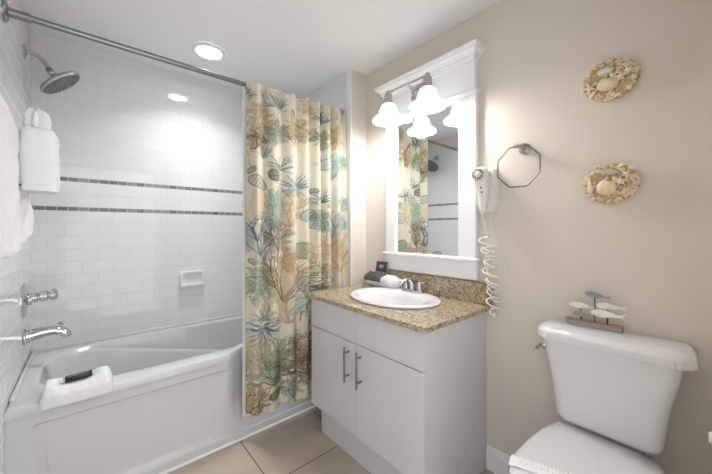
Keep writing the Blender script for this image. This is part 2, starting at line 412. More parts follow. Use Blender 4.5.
def branch(x, z, ang, L, w, depth, col, spread=.5, al=.9):
    n = 3; px, pz = x, z
    for i in range(n):
        ang += rng.uniform(-.18, .18); qx, qz = px+math.cos(ang)*L/n, pz+math.sin(ang)*L/n
        stroke(px, pz, qx, qz, w*(1-.15*i), w*(.85-.15*i), col, al); px, pz = qx, qz
    if depth > 0:
        for sgn in ((-1, 1) if rng.random() < .6 else (-1, 0, 1)):
            branch(px, pz, ang+sgn*spread*rng.uniform(.7, 1.2), L*rng.uniform(.65, .85), w*.68, depth-1, col, spread, al)
def coral(x, z, size, col, dark_col=None, n=5, ang=PI/2, fan=2.0, depth=3, w=.006):
    wash(x+math.cos(ang)*size*.45, z+math.sin(ang)*size*.45, size*.5, size*.5, col, .32, .5)
    for i in range(n):
        a = ang+fan*((i+.5)/n-.5)
        branch(x, z, a, size*.42, w, depth, col if (dark_col is None or i % 2) else dark_col, .42)
def anemone(x, z, size, cols, n=34, a0=0, a1=2*PI, w=.0035):
    for i in range(n):
        a = a0+(a1-a0)*(i+rng.random())/n; r = size*rng.uniform(.7, 1.05); c = cols[i % len(cols)]
        px, pz = x, z; aa = a
        for k in range(5):
            aa += rng.uniform(-.3, .3); qx, qz = px+math.cos(aa)*r/5, pz+math.sin(aa)*r/5
            stroke(px, pz, qx, qz, w*(1.1-.15*k), w*(1.0-.15*k), c, .9); px, pz = qx, qz
def shell(x, z, rx, rz, rot, cb, cd, n=7):
    for k in range(40):
        a0, a1 = 2*PI*k/40, 2*PI*(k+1)/40
        P = [(x+rx*math.cos(a)*math.cos(rot)-rz*math.sin(a)*math.sin(rot), z+rx*math.cos(a)*math.sin(rot)+rz*math.sin(a)*math.cos(rot)) for a in (a0, a1)]
        stroke(x, z, *P[0], rz*.1, rz*.16, cb, .85)
    for k in range(40):
        a0, a1 = 2*PI*k/40, 2*PI*(k+1)/40
        P = [(x+rx*math.cos(a)*math.cos(rot)-rz*math.sin(a)*math.sin(rot), z+rx*math.cos(a)*math.sin(rot)+rz*math.sin(a)*math.cos(rot)) for a in (a0, a1)]
        stroke(*P[0], *P[1], .0024, .0024, cd, .9)
    for k in range(n):
        u = (k+1)/(n+1)*2-1; h = math.sqrt(1-u*u)
        p = [(x+rx*u*math.cos(rot)-rz*v*math.sin(rot), z+rx*u*math.sin(rot)+rz*v*math.cos(rot)) for v in (-h, -h*.2, h)]
        stroke(*p[0], *p[1], .0012, .0022, cd, .7); stroke(*p[1], *p[2], .0022, .0012, cd, .7)
TAN, OCH, SAGE, TEAL, BLU, NAVY, BRN, MIST, SAND = (206, 178, 138), (180, 146, 100), (146, 164, 130), (140, 182, 170), (122, 148, 158), (74, 92, 104), (106, 84, 60), (196, 212, 208), (226, 206, 174)
for q in range(22): wash(rng.uniform(CX0, CX1), rng.uniform(CZ0, CZ1), rng.uniform(.03, .08), rng.uniform(.03, .08), [SAND, MIST, (232, 222, 200), (214, 220, 206)][q % 4], .5, .5)
def ruffle(x, z, s, c, d):
    wash(x, z, s, s*1.15, c, .52, .6)
    for k in range(26):                                       # scalloped dark outline and inner frills
        a = 2*PI*k/26; rr_ = s*(.72+.30*math.sin(a*5+x*40)); a2 = a+.27; r2 = s*(.72+.30*math.sin(a2*5+x*40))
        stroke(x+rr_*math.cos(a), z+1.15*rr_*math.sin(a), x+r2*math.cos(a2), z+1.15*r2*math.sin(a2), .0012, .0028, d, .75)
        stroke(x+.55*rr_*math.cos(a), z+.6*rr_*math.sin(a), x+.5*r2*math.cos(a2), z+.62*r2*math.sin(a2), .001, .002, d, .6)
    for k in range(13):
        a = rng.uniform(0, 2*PI); branch(x+rng.uniform(-.3, .3)*s, z+rng.uniform(-.3, .3)*s, a, s*.45, .0024, 2, d, .6, .75)
for q in range(60):
    x_, z_ = rng.uniform(CX0, CX1), rng.uniform(CZ0, CZ1); k_ = q % 4
    if k_ == 0: anemone(x_, z_, rng.uniform(.03, .05), [(BLU, MIST), (SAGE, TEAL), (TAN, SAND)][q % 3], 14, 0, 2*PI, .0022)
    elif k_ == 1: coral(x_, z_, rng.uniform(.07, .11), [TAN, SAGE, TEAL, SAND][q//4 % 4], None, 5, rng.uniform(.9, 2.2), 1.7, 2, .0032)
    elif k_ == 2: branch(x_, z_, rng.uniform(.8, 2.3), .05, .0035, 3, [BRN, NAVY, OCH][q % 3], .5, .7)
    else: shell(x_, z_, .024, .015, rng.uniform(-1, 1), MIST, (120, 130, 120), 5)
# left column from top to bottom, then across
ruffle(.79, 1.93, .085, TAN, OCH); ruffle(.77, 1.80, .06, OCH, BRN)
anemone(.89, 2.02, .11, (NAVY, BLU, MIST), 30, .2, PI-.2); ruffle(.90, 1.87, .065, SAGE, (120, 140, 110))
ruffle(1.03, 1.92, .08, TAN, OCH); branch(.99, 2.03, -1.2, .08, .005, 3, BRN)
anemone(.92, 1.64, .10, (BLU, MIST, NAVY), 22, 0, PI); anemone(.80, 1.70, .09, (BLU, TEAL), 14, .4, 2.4)
shell(.775, 1.545, .060, .034, -.5, (208, 214, 190), (96, 104, 82)); shell(.875, 1.60, .030, .034, .3, (150, 160, 140), (84, 74, 60))
ruffle(.885, 1.43, .075, TEAL, (100, 150, 146)); ruffle(.885, 1.31, .055, TEAL, (100, 150, 146))
wash(.78, 1.42, .06, .09, SAND, .8); coral(.98, 1.28, .20, TAN, OCH, 7, PI/2, 2.4, 3, .0035)
anemone(1.03, 1.52, .12, (BLU, NAVY, MIST, BLU), 34, .2, PI-.1); anemone(1.02, 1.55, .10, (BLU, MIST), 16, -2.6, -.5)
shell(1.12, 1.36, .055, .04, .6, (206, 222, 214), (120, 140, 130)); shell(1.18, 1.30, .05, .035, -.3, (214, 222, 206), (110, 130, 120))
coral(.78, 1.10, .22, BLU, NAVY, 6, PI/2, 1.3, 3, .005); coral(.90, 1.12, .17, BRN, (150, 120, 84), 4, PI/2, 1.0, 3, .005)
ruffle(.79, .93, .095, SAGE, (112, 134, 118)); wash(.80, .99, .05, .05, TEAL, .5)
coral(.95, .80, .30, OCH, BRN, 9, PI/2, 1.8, 3, .006); ruffle(.96, 1.05, .06, TAN, OCH)
shell(1.085, 1.12, .050, .060, 1.2, (186, 196, 160), (98, 108, 80)); shell(1.10, .90, .050, .052, .2, (196, 200, 170), (92, 96, 74), 9)
coral(.97, .66, .17, TAN, OCH, 9, PI/2, 2.6, 3, .0032)
coral(1.09, .72, .16, MIST, BRN, 6, 1.2, 1.4, 3, .005); shell(1.04, .76, .075, .028, .6, (214, 226, 214), (120, 148, 130), 10); shell(1.16, .66, .06, .03, -.7, (224, 226, 214), BRN, 6)
anemone(.80, .66, .13, (NAVY, BLU, (206, 218, 222), NAVY, (230, 234, 232)), 60, PI*.85, PI*2.2, .005)
anemone(.81, .70, .10, (BLU, MIST, SAGE), 30, 0, PI, .004)
coral(.88, .30, .25, SAGE, (104, 126, 92), 11, PI/2, 2.5, 3, .0065); ruffle(.89, .43, .075, SAGE, (116, 138, 104))
coral(.74, .40, .20, TAN, (222, 196, 150), 9, PI/2, 1.8, 3, .0035); ruffle(.74, .28, .06, (214, 196, 156), OCH)
coral(1.10, .30, .26, BRN, (176, 130, 96), 8, PI/2+.2, 1.9, 3, .006); ruffle(1.12, .42, .07, (196, 160, 126), BRN)
shell(.885, .235, .040, .028, .2, (150, 160, 110), (80, 84, 50)); coral(1.00, .17, .14, NAVY, SAGE, 7, PI/2, 1.6, 2, .0035); anemone(.78, .16, .10, (OCH, SAGE, BRN), 16, .2, 3)
coral(.72, .14, .14, OCH, BRN, 5, 1.2, 1.4, 3, .004)
# right-hand folds
for z0 in (2.0, 1.45, .95): anemone(1.235, z0, .10, (NAVY, BLU, MIST), 26, .2, PI-.2)
for z0 in (1.88, 1.33, .80, .3): ruffle(1.22, z0, .065, SAGE, (112, 134, 104))
for z0 in (1.93, 1.12, .62): ruffle(1.34, z0, .075, TAN, OCH)
for z0 in (1.62, 1.20): coral(1.33, z0, .17, BLU, TEAL, 6, PI/2, 1.6, 3, .004)
coral(1.38, .95, .28, TAN, OCH, 8, PI/2, 1.8, 3, .0045); coral(1.28, .92, .2, (214, 190, 150), TAN, 7, PI/2, 1.8, 3, .004)
ruffle(1.41, 1.75, .05, TEAL, (110, 150, 140)); ruffle(1.41, 1.45, .05, (176, 200, 190), (120, 150, 146)); shell(1.27, 1.72, .05, .035, .6, MIST, (110, 130, 130)); shell(1.40, 1.30, .04, .04, .1, MIST, (110, 130, 120))
lum = img.mean(axis=2, keepdims=True); img = (img*.86+lum*.14)*.86+np.array((240, 232, 212))*.14
img = np.where(img <= 10, img/255/12.92, ((img/255+.055)/1.055)**2.4)

def fold(s, z):
    """sideways depth of the hanging folds"""
    ph = 2*PI*(s*7.4+.16*math.sin(2.3*s*PI+1)+.03*math.sin(z*2.2+s*5)); h = (2.165-z)/2.0
    a = .025+.006*math.sin(s*9+1.3)
    y = a*math.sin(ph)+.006*h*math.sin(ph*.5+z*1.2)
    gather = max(0, 1-(2.165-z)/.16); y += .005*gather*math.sin(ph*3+2)
    return y*(1-.15*h)-.042*h*s**3
def cpos(s, z, off=0):
    h = (2.165-z)/2.0
    return Vector((CX0+(CX1-CX0)*s+.016*h*(1-s)*0+.006*math.cos(2*PI*(s*7.4))*1.0, 1.798+off+fold(s, z), z))
curt = thing('shower_curtain', 'cream shower curtain printed with coral, shells and fish, hanging from the rod', 'shower curtain', (1.07, 1.82, 2.14))
NX, NZ = 300, 440
verts = []; cols = []
for j in range(NZ+1):
    for i in range(NX+1):
        s = i/NX; f = j/NZ
        ztop = 2.142+.012*math.sin(2*PI*(s*7.4)+.5); zbot = .152+.012*math.sin(2*PI*s*3.7+1)-.02*s
        z = zbot+(ztop-zbot)*f; verts.append(cpos(s, z))
        c = img[min(PH-1, int((z-CZ0)/(CZ1-CZ0)*PH)), min(PW-1, int(s*PW))]; cols.extend((*c, 1))
faces = [(j*(NX+1)+i, j*(NX+1)+i+1, (j+1)*(NX+1)+i+1, (j+1)*(NX+1)+i) for j in range(NZ) for i in range(NX)]
me = bpy.data.meshes.new('printed_fabric'); me.from_pydata([v-Vector(curt.location) for v in verts], [], faces)
me.polygons.foreach_set('use_smooth', [True]*len(faces))
ca = me.color_attributes.new('print', 'FLOAT_COLOR', 'POINT'); ca.data.foreach_set('color', cols)
cm = bpy.data.materials.new('printed_cloth'); cm.use_nodes = True; nt = cm.node_tree; pb = nt.nodes['Principled BSDF']; pb.inputs['Roughness'].default_value = .85
at = nt.nodes.new('ShaderNodeAttribute'); at.attribute_name = 'print'; nt.links.new(at.outputs['Color'], pb.inputs['Base Color'])
tr = nt.nodes.new('ShaderNodeBsdfTranslucent'); ms = nt.nodes.new('ShaderNodeMixShader'); ms.inputs[0].default_value = .25
nt.links.new(at.outputs['Color'], tr.inputs[0]); nt.links.new(pb.outputs[0], ms.inputs[1]); nt.links.new(tr.outputs[0], ms.inputs[2]); nt.links.new(ms.outputs[0], nt.nodes['Material Output'].inputs[0])
me.materials.append(cm); co = bpy.data.objects.new('printed_fabric', me); COL.objects.link(co); co.parent = curt
sm_ = co.modifiers.new('thickness', 'SOLIDIFY'); sm_.thickness = .0015
for k in range(8):                                          # rings that carry the cloth
    x = CX0+.012+(CX1-CX0-.03)*k/7
    b = nb(); tube(b, [(x, YR+.022*math.cos(a), ZRD-.004+.024*math.sin(a)) for a in [2*PI*i/20 for i in range(20)]], .0022, 6, True); obj('curtain_ring', b, chrome, curt, 60)
# liner
b = nb(); N1, N2 = 140, 60; g = []
for j in range(N2+1):
    row = []
    for i in range(N1+1):
        s = i/N1; z = .120+(2.13-.120)*j/N2
        row.append(b.verts.new((CX0-.005+(CX1-CX0-.03)*s, 1.845+.006*math.sin(2*PI*s*9+1)*(1-.5*j/N2), z)))
    g.append(row)
for r0, r1 in zip(g, g[1:]):
    for i in range(N1): b.faces.new((r0[i], r0[i+1], r1[i+1], r1[i]))
o = tag(obj('curtain_liner', b, liner_m, None, 180), 'plain white shower liner showing below the printed curtain', 'curtain liner'); o.modifiers.new('thickness', 'SOLIDIFY').thickness = .001

# ------------------------------------------------------------------ vanity
VY0, VY1, VX = .794, 1.651, 1.075
van = thing('vanity_cabinet', 'white laminate vanity cabinet with two doors below the sink', 'cabinet', (1.33, 1.22, 0))
b = nb(); box(b, VX, XR-.001, VY0, VY0+.018, .176, .838, .0005); box(b, VX, XR-.001, VY1-.018, VY1, .176, .838, .0005)
box(b, VX, XR-.001, VY0+.018, VY1-.018, .176, .194); box(b, XR-.013, XR-.001, VY0+.018, VY1-.018, .194, .838); box(b, VX, VX+.018, VY0+.018, VY1-.018, .655, .838)
box(b, VX, VX+.018, 1.219, 1.239, .194, .655); obj('carcass', b, lam, van)
b = nb(); box(b, 1.105, XR-.015, VY0+.004, 1.612, 0, .176, .001); obj('toe_kick', b, lam, van)
b = nb(); box(b, VX, XR-.001, VY0, VY0+.018, 0, .176, .0005); obj('side_panel', b, lam, van)
YM = 1.229
def door(y0, y1, z0, z1, nm, hy=None):
    b = nb(); box(b, VX-.019, VX-.001, y0, y1, z0, z1, .0015); d = obj(nm, b, lam, van); d['_o'] = tuple(van['_o'])
    if hy:
        b = nb(); tube(b, [(VX-.052, hy, .455), (VX-.052, hy, .640)], .0055, 14)
        for z in (.485, .61): tube(b, [(VX-.052, hy, z), (VX-.0185, hy, z)], .0045, 10)
        obj('bar_handle', b, satin, d, 50)
door(VY0, YM-.0015, .178, .662, 'door', 1.183); door(YM+.0015, VY1, .178, .662, 'door', 1.281)
door(VY0, YM-.0015, .666, .836, 'drawer_front'); door(YM+.0015, VY1, .666, .836, 'drawer_front')
# worktop with a hole for the basin
SKX, SKY = 1.345, 1.228
def ell(a, b2, z, ox=0, N=64): return [Vector((SKX+ox+b2*math.cos(2*PI*i/N), SKY+a*math.sin(2*PI*i/N), z)) for i in range(N)]
CY0, CY1, CX_ = .770, 1.700, 1.035; CZ = .862
top = thing('granite_worktop', 'speckled brown granite worktop on the white vanity', 'worktop', (1.33, 1.24, .838))
hole = ell(.262, .195, CZ)
outp = []
for p in hole:
    d = p-Vector((SKX, SKY, CZ)); k = min([(CX_-SKX)/d.x if d.x < -1e-6 else 9e9, (XR-.001-SKX)/d.x if d.x > 1e-6 else 9e9, (CY0-SKY)/d.y if d.y < -1e-6 else 9e9, (CY1-SKY)/d.y if d.y > 1e-6 else 9e9])
    outp.append(Vector((SKX, SKY, CZ))+d*k)
for cxn, cyn in ((CX_, CY0), (XR-.001, CY0), (XR-.001, CY1), (CX_, CY1)):          # keep sharp corners
    c = Vector((cxn, cyn, CZ)); j = min(range(len(outp)), key=lambda i: (outp[i]-c).length); outp[j] = c
lo = lambda r: [Vector((p.x, p.y, .8385)) for p in r]
b = nb(); R = loft(b, [lo(hole), hole, outp, lo(outp)], False, False)
for i in range(64): b.faces.new((R[3][i], R[3][(i+1) % 64], R[0][(i+1) % 64], R[0][i]))
obj('slab', b, gran, top)
b = nb(); box(b, XR-.021, XR-.001, CY0-.012, 1.50, CZ+.0002, .980, .002); obj('backsplash', b, gran, top)
# sink
b = nb()
rr = [ell(.258, .19, .845), ell(.285, .217, .8625), ell(.290, .222, .870), ell(.286, .218, .877), ell(.274, .207, .880), ell(.255, .185, .877, -.012), ell(.236, .160, .872, -.028), ell(.222, .148, .862, -.030),
      ell(.205, .135, .835, -.030), ell(.175, .112, .795, -.030), ell(.12, .075, .762, -.028), ell(.05, .035, .75, -.026), ell(.022, .022, .748, -.026)]
rr = [ell(.19, .12, .775, -.03), ell(.24, .17, .82, -.01)]+rr
loft(b, rr)
sink = tag(obj('sink', b, porc, None, 50), 'white oval drop-in sink in the granite worktop', 'sink')
sink['_o'] = (0, 0, 0)
b = nb(); lathe(b, [(.021, .0), (.021, .003), (.012, .004), (.001, .003)], (SKX-.026, SKY, .7485), n=24, cap=False); obj('drain', b, chrome, sink, 50)
# faucet
fx, fyy, fz = 1.525, 1.228, .8785
t = thing('faucet', 'chrome two-handle faucet at the back of the oval sink', 'faucet', (fx, fyy, fz))
b = nb(); loft(b, [sup(fx, fyy, .028, .080, fz-.002, 3), sup(fx, fyy, .028, .080, fz+.010, 3), sup(fx, fyy, .024, .076, fz+.016, 3)]); obj('base_plate', b, chrome, t, 40)
for s in (-1, 1):
    b = nb(); lathe(b, [(.019, .012), (.017, .03), (.013, .045), (.012, .052)], (fx, fyy+s*.052, fz), n=20); obj('handle_post', b, chrome, t, 40)
    b = nb(); tube(b, [(fx+.004, fyy+s*.045, fz+.057), (fx-.004, fyy+s*.075, fz+.062), (fx-.012, fyy+s*.105, fz+.066)], [.010, .008, .007], 12); lathe(b, [(.013, .048), (.015, .056), (.010, .066), (.001, .068)], (fx, fyy+s*.052, fz), n=20); obj('lever', b, chrome, t, 50)
b = nb(); tube(b, [(fx, fyy, fz+.012), (fx-.005, fyy, fz+.045), (fx-.025, fyy, fz+.072), (fx-.06, fyy, fz+.078), (fx-.095, fyy, fz+.066), (fx-.112, fyy, fz+.048)], [.019, .017, .015, .013, .012, .011], 16); obj('spout', b, chrome, t, 50)
b = nb(); lathe(b, [(.003, .0), (.003, .035), (.006, .038), (.006, .046), (.001, .048)], (fx+.018, fyy, fz+.05), n=12); obj('lift_rod', b, chrome, t, 50)

# ------------------------------------------------------------------ mirror
MY0, MY1, MX, MZ0 = .838, 1.505, 1.570, .990
t = thing('framed_mirror', 'tall white-framed wall mirror with a crown ledge, above the sink', 'mirror', (XR, 1.17, MZ0))
XW = XR-.0005
b = nb()
box(b, MX, XW, MY0, .942, 1.105, 2.00, .003); box(b, MX, XW, 1.418, MY1, 1.105, 2.00, .003)
box(b, MX, XW, MY0, MY1, MZ0, 1.092, .003)
box(b, MX+.002, XW, .940, 1.420, 1.985, 2.02, .002)
obj('frame', b, trim_m, t)
b = nb(); box(b, 1.548, XW, MY0-.016, MY1+.016, 1.090, 1.108, .005, 3); obj('sill_ledge', b, trim_m, t, 40)
b = nb(); box(b, MX-.004, XW, MY0+.004, MY1-.004, 2.02, 2.18, .002); obj('header_board', b, trim_m, t)
b = nb(); prism(b, [(XW, MY0-.012, 1.996), (1.562, MY0-.012, 1.996), (1.556, MY0-.012, 2.004), (1.552, MY0-.012, 2.012), (1.556, MY0-.012, 2.020), (1.564, MY0-.012, 2.026), (XW, MY0-.012, 2.026)], (0, MY1-MY0+.024, 0)); obj('bead_moulding', b, trim_m, t, 60)
# crown with returns: stepped profile carried round three sides
b = nb(); prof = [(0, 2.168), (.004, 2.170), (.006, 2.180), (.013, 2.184), (.016, 2.194), (.027, 2.207), (.040, 2.215), (.043, 2.219), (.043, 2.225), (.052, 2.228), (.054, 2.241), (0, 2.241)]
def crown_ring(o, z):
    o2 = .012+o*1.0
    o3 = o2*.8; return [Vector((XW, MY0+.012-o3, z)), Vector((1.565-o2, MY0+.012-o3, z)), Vector((1.565-o2, MY1-.012+o3, z)), Vector((XW, MY1-.012+o3, z))]
loft(b, [crown_ring(a, z) for a, z in prof]); obj('crown', b, trim_m, t)
b = nb(); box(b, 1.588, 1.596, .941, 1.419, 1.100, 1.990); obj('mirror_glass', b, mirror_m, t)
b = nb()
for y0, y1, z0, z1 in ((.940, .945, 1.105, 1.99), (1.415, 1.420, 1.105, 1.99), (.94, 1.42, 1.984, 1.990), (.94, 1.42, 1.105, 1.110)): box(b, 1.580, 1.590, y0, y1, z0, z1)
obj('inner_bead', b, trim_m, t)

# ------------------------------------------------------------------ vanity light
LX, LZ = 1.42, 2.118; LY = (1.040, 1.335); hx = MX-.004
t = thing('vanity_light', 'two-shade bar light with bell glass shades, on the mirror header', 'wall light', (hx, 1.205, 2.105))
b = nb(); lathe(b, [(.062, 0), (.062, .006), (.05, .016), (.030, .022), (.018, .024)], (hx, 1.205, 2.105), (-1, 0, 0), n=40); obj('wall_plate', b, nickel, t, 40)
b = nb(); tube(b, [(hx-.02, 1.205, 2.105), (hx-.07, 1.20, 2.108), (LX+.03, 1.19, 2.112), (LX, 1.19, LZ)], .008, 12); lathe(b, [(.001, -.02), (.016, -.015), (.02, 0), (.016, .015), (.001, .02)], (hx-.05, 1.203, 2.106), (-1, 0, 0), n=16); obj('arm', b, nickel, t, 50)
b = nb(); tube(b, [(LX, LY[0]-.012, LZ), (LX, LY[1]+.012, LZ)], .0065, 12); obj('crossbar', b, nickel, t, 50)
for y in LY:
    b = nb(); lathe(b, [(.008, .012), (.014, .008), (.016, -.006), (.024, -.014), (.025, -.05), (.028, -.060), (.030, -.072), (.012, -.078)], (LX, y, LZ), n=28); obj('socket_cup', b, nickel, t, 40)
    sp = [(.030, -.070), (.040, -.078), (.050, -.092), (.056, -.112), (.060, -.132), (.066, -.143), (.078, -.150), (.090, -.158), (.099, -.168), (.101, -.176), (.097, -.180)]
    sp += [(.093, -.174), (.084, -.162), (.070, -.152), (.058, -.142), (.052, -.126), (.048, -.108), (.042, -.092), (.03, -.080)]
    b = nb(); lathe(b, sp, (LX, y, LZ), n=40, cap=False); s = obj('glass_shade', b, shade_m, t, 60); s['label'] = 'glowing white bell glass shade'
    b = nb(); lathe(b, [(.001, -.080), (.012, -.082), (.014, -.095), (.025, -.115), (.027, -.130), (.02, -.146), (.001, -.152)], (LX, y, LZ), n=20, cap=False); obj('bulb', b, bulb_m, t, 60)
    light('vanity_bulb_light', 'POINT', (LX, y, LZ-.178), 4.4, (1, .98, .95), .04)

# ------------------------------------------------------------------ towel ring
ry, rz, rx = .603, 1.655, 1.553
t = thing('towel_ring', 'empty octagonal nickel towel ring beside the mirror', 'towel ring', (XR, ry, rz))
b = nb(); lathe(b, [(.027, 0), (.027, .006), (.021, .012), (.017, .014), (.017, .020), (.012, .024), (.010, .052)], (XR-.0005, ry, rz), (-1, 0, 0), n=28); obj('mount', b, nickel, t, 40)
b = nb(); tube(b, [(rx, ry-.012, rz+.008), (rx, ry+.030, rz+.008)], .0085, 14); obj('ring_holder', b, nickel, t, 50)
b = nb(); R8 = .104; cyr, czr = ry+.012, rz+.008-.098; pts = []
for k in range(8):
    a0, a1 = PI/8+k*PI/4, PI/8+(k+1)*PI/4
    p, q = Vector((rx, cyr+R8*math.cos(a0), czr+R8*math.sin(a0))), Vector((rx, cyr+R8*math.cos(a1), czr+R8*math.sin(a1)))
    pts += [p.lerp(q, f) for f in (.06, .5, .94)]
tube(b, pts, .0035, 10, True); obj('ring', b, satin, t, 60)

# ------------------------------------------------------------------ wall hair dryer
t = thing('hair_dryer', 'white wall-mounted hair dryer with coiled cord, beside the mirror', 'hair dryer', (XR, .79, 1.46))
b = nb(); rgs = []
for x, sc in ((XR-.0005, 1), (1.566, 1), (1.556, .96), (1.550, .86)):
    o_ = sup(0, 0, .052*sc, .118*sc, 0, 3.6, 40); rgs.append([Vector((x, .774+p.x, 1.466+p.y)) for p in o_])
loft(b, rgs); obj('wall_base', b, whitepl, t, 40)
b = nb(); rgs = []
for z, yc, xc, ry_, rx_ in ((1.585, .800, 1.532, .008, .008), (1.580, .800, 1.530, .026, .022), (1.565, .801, 1.526, .036, .032), (1.545, .802, 1.522, .040, .036), (1.52, .801, 1.523, .040, .035), (1.49, .799, 1.527, .036, .030), (1.46, .797, 1.532, .032, .026),
                              (1.43, .794, 1.535, .026, .023), (1.40, .790, 1.537, .020, .020), (1.375, .786, 1.538, .016, .016), (1.345, .784, 1.538, .012, .012), (1.338, .784, 1.538, .007, .007)):
    rgs.append([Vector((xc+rx_*math.cos(2*PI*i/28), yc-.018*min(1, (z-1.33)/.1)+ry_*math.sin(2*PI*i/28), z)) for i in range(28)])
loft(b, rgs); obj('dryer_body', b, whitepl, t, 60)
b = nb(); gd = Vector((-1, -.15, .12)); gc = Vector((1.492, .782, 1.541))
lathe(b, [(.034, -.012), (.034, .004), (.030, .008), (.001, .008)], gc, gd, n=32); obj('nozzle_ring', b, whitepl, t, 40)
ga, gb_, gdn = frame_of(gd); b = nb()
for k in range(12):
    a = 2*PI*k/12; p = gc+gdn*.0085+(ga*math.cos(a)+gb_*math.sin(a))*.0175; q = gc+gdn*.0085+(ga*math.cos(a)+gb_*math.sin(a))*.0285; tube(b, [p, q], [.0024, .0042], 8)
v_ = obj('vent_slots', b, mat('dark_vent', (58, 58, 60), .5), t, 60); v_['label'] = 'dark radiating vent slots'
b = nb(); lathe(b, [(.015, .008), (.015, .012), (.010, .015), (.001, .015)], gc, gdn, n=20); obj('centre_cap', b, whitepl, t, 50)
for z in (1.475, 1.452):
    b = nb(); lathe(b, [(.005, 0), (.005, .004), (.003, .006), (.001, .006)], (1.503 if z > 1.46 else 1.509, .773, z), (-1, -.3, 0), n=12); obj('button', b, greyp, t, 50)
def coil(c0, c1, r0, r1, turns, ph=0, n=26, sway=.0):
    o = []
    for i in range(int(turns*n)+1):
        f = i/(turns*n); a = 2*PI*turns*f+ph; c = Vector(c0).lerp(Vector(c1), f); r = r0+(r1-r0)*f
        r *= 1+.25*math.sin(f*17+ph)
        o.append(c+Vector((math.cos(a)*r*.55+sway*math.sin(f*PI), math.sin(a)*r, .006*math.sin(a+1))))
    return o
b = nb(); tube(b, [(1.538, .784, 1.34), (1.543, .778, 1.30), (1.55, .768, 1.25)]+coil((1.552, .768, 1.22), (1.556, .732, .83), .036, .024, 7.5), .0042, 8)
tube(b, coil((1.562, .765, 1.17), (1.560, .735, .90), .026, .020, 6.5, 2), .0038, 8)
lathe(b, [(.006, -.01), (.010, 0), (.006, .012)], (1.556, .732, .825), n=10)
obj('coiled_cord', b, whitepl, t, 60)
b = nb(); q = [Vector(p) for p in ((1.585, .765, 1.35), (1.590, .745, 1.25), (1.592, .715, 1.14), (1.592, .675, 1.04), (1.592, .662, .97), (1.590, .690, .91), (1.582, .725, .895), (1.568, .745, .90))]
def smooth_path(P, k=6):
    o = []
    for i in range(len(P)-1):
        p0, p1, p2, p3 = P[max(i-1, 0)], P[i], P[i+1], P[min(i+2, len(P)-1)]
        for j in range(k):
            t_ = j/k; o.append(.5*((2*p1)+(p2-p0)*t_+(2*p0-5*p1+4*p2-p3)*t_**2+(3*p1-p0-3*p2+p3)*t_**3))
    return o+[P[-1]]
tube(b, smooth_path(q), .0032, 8); obj('power_cord', b, whitepl, t, 60)

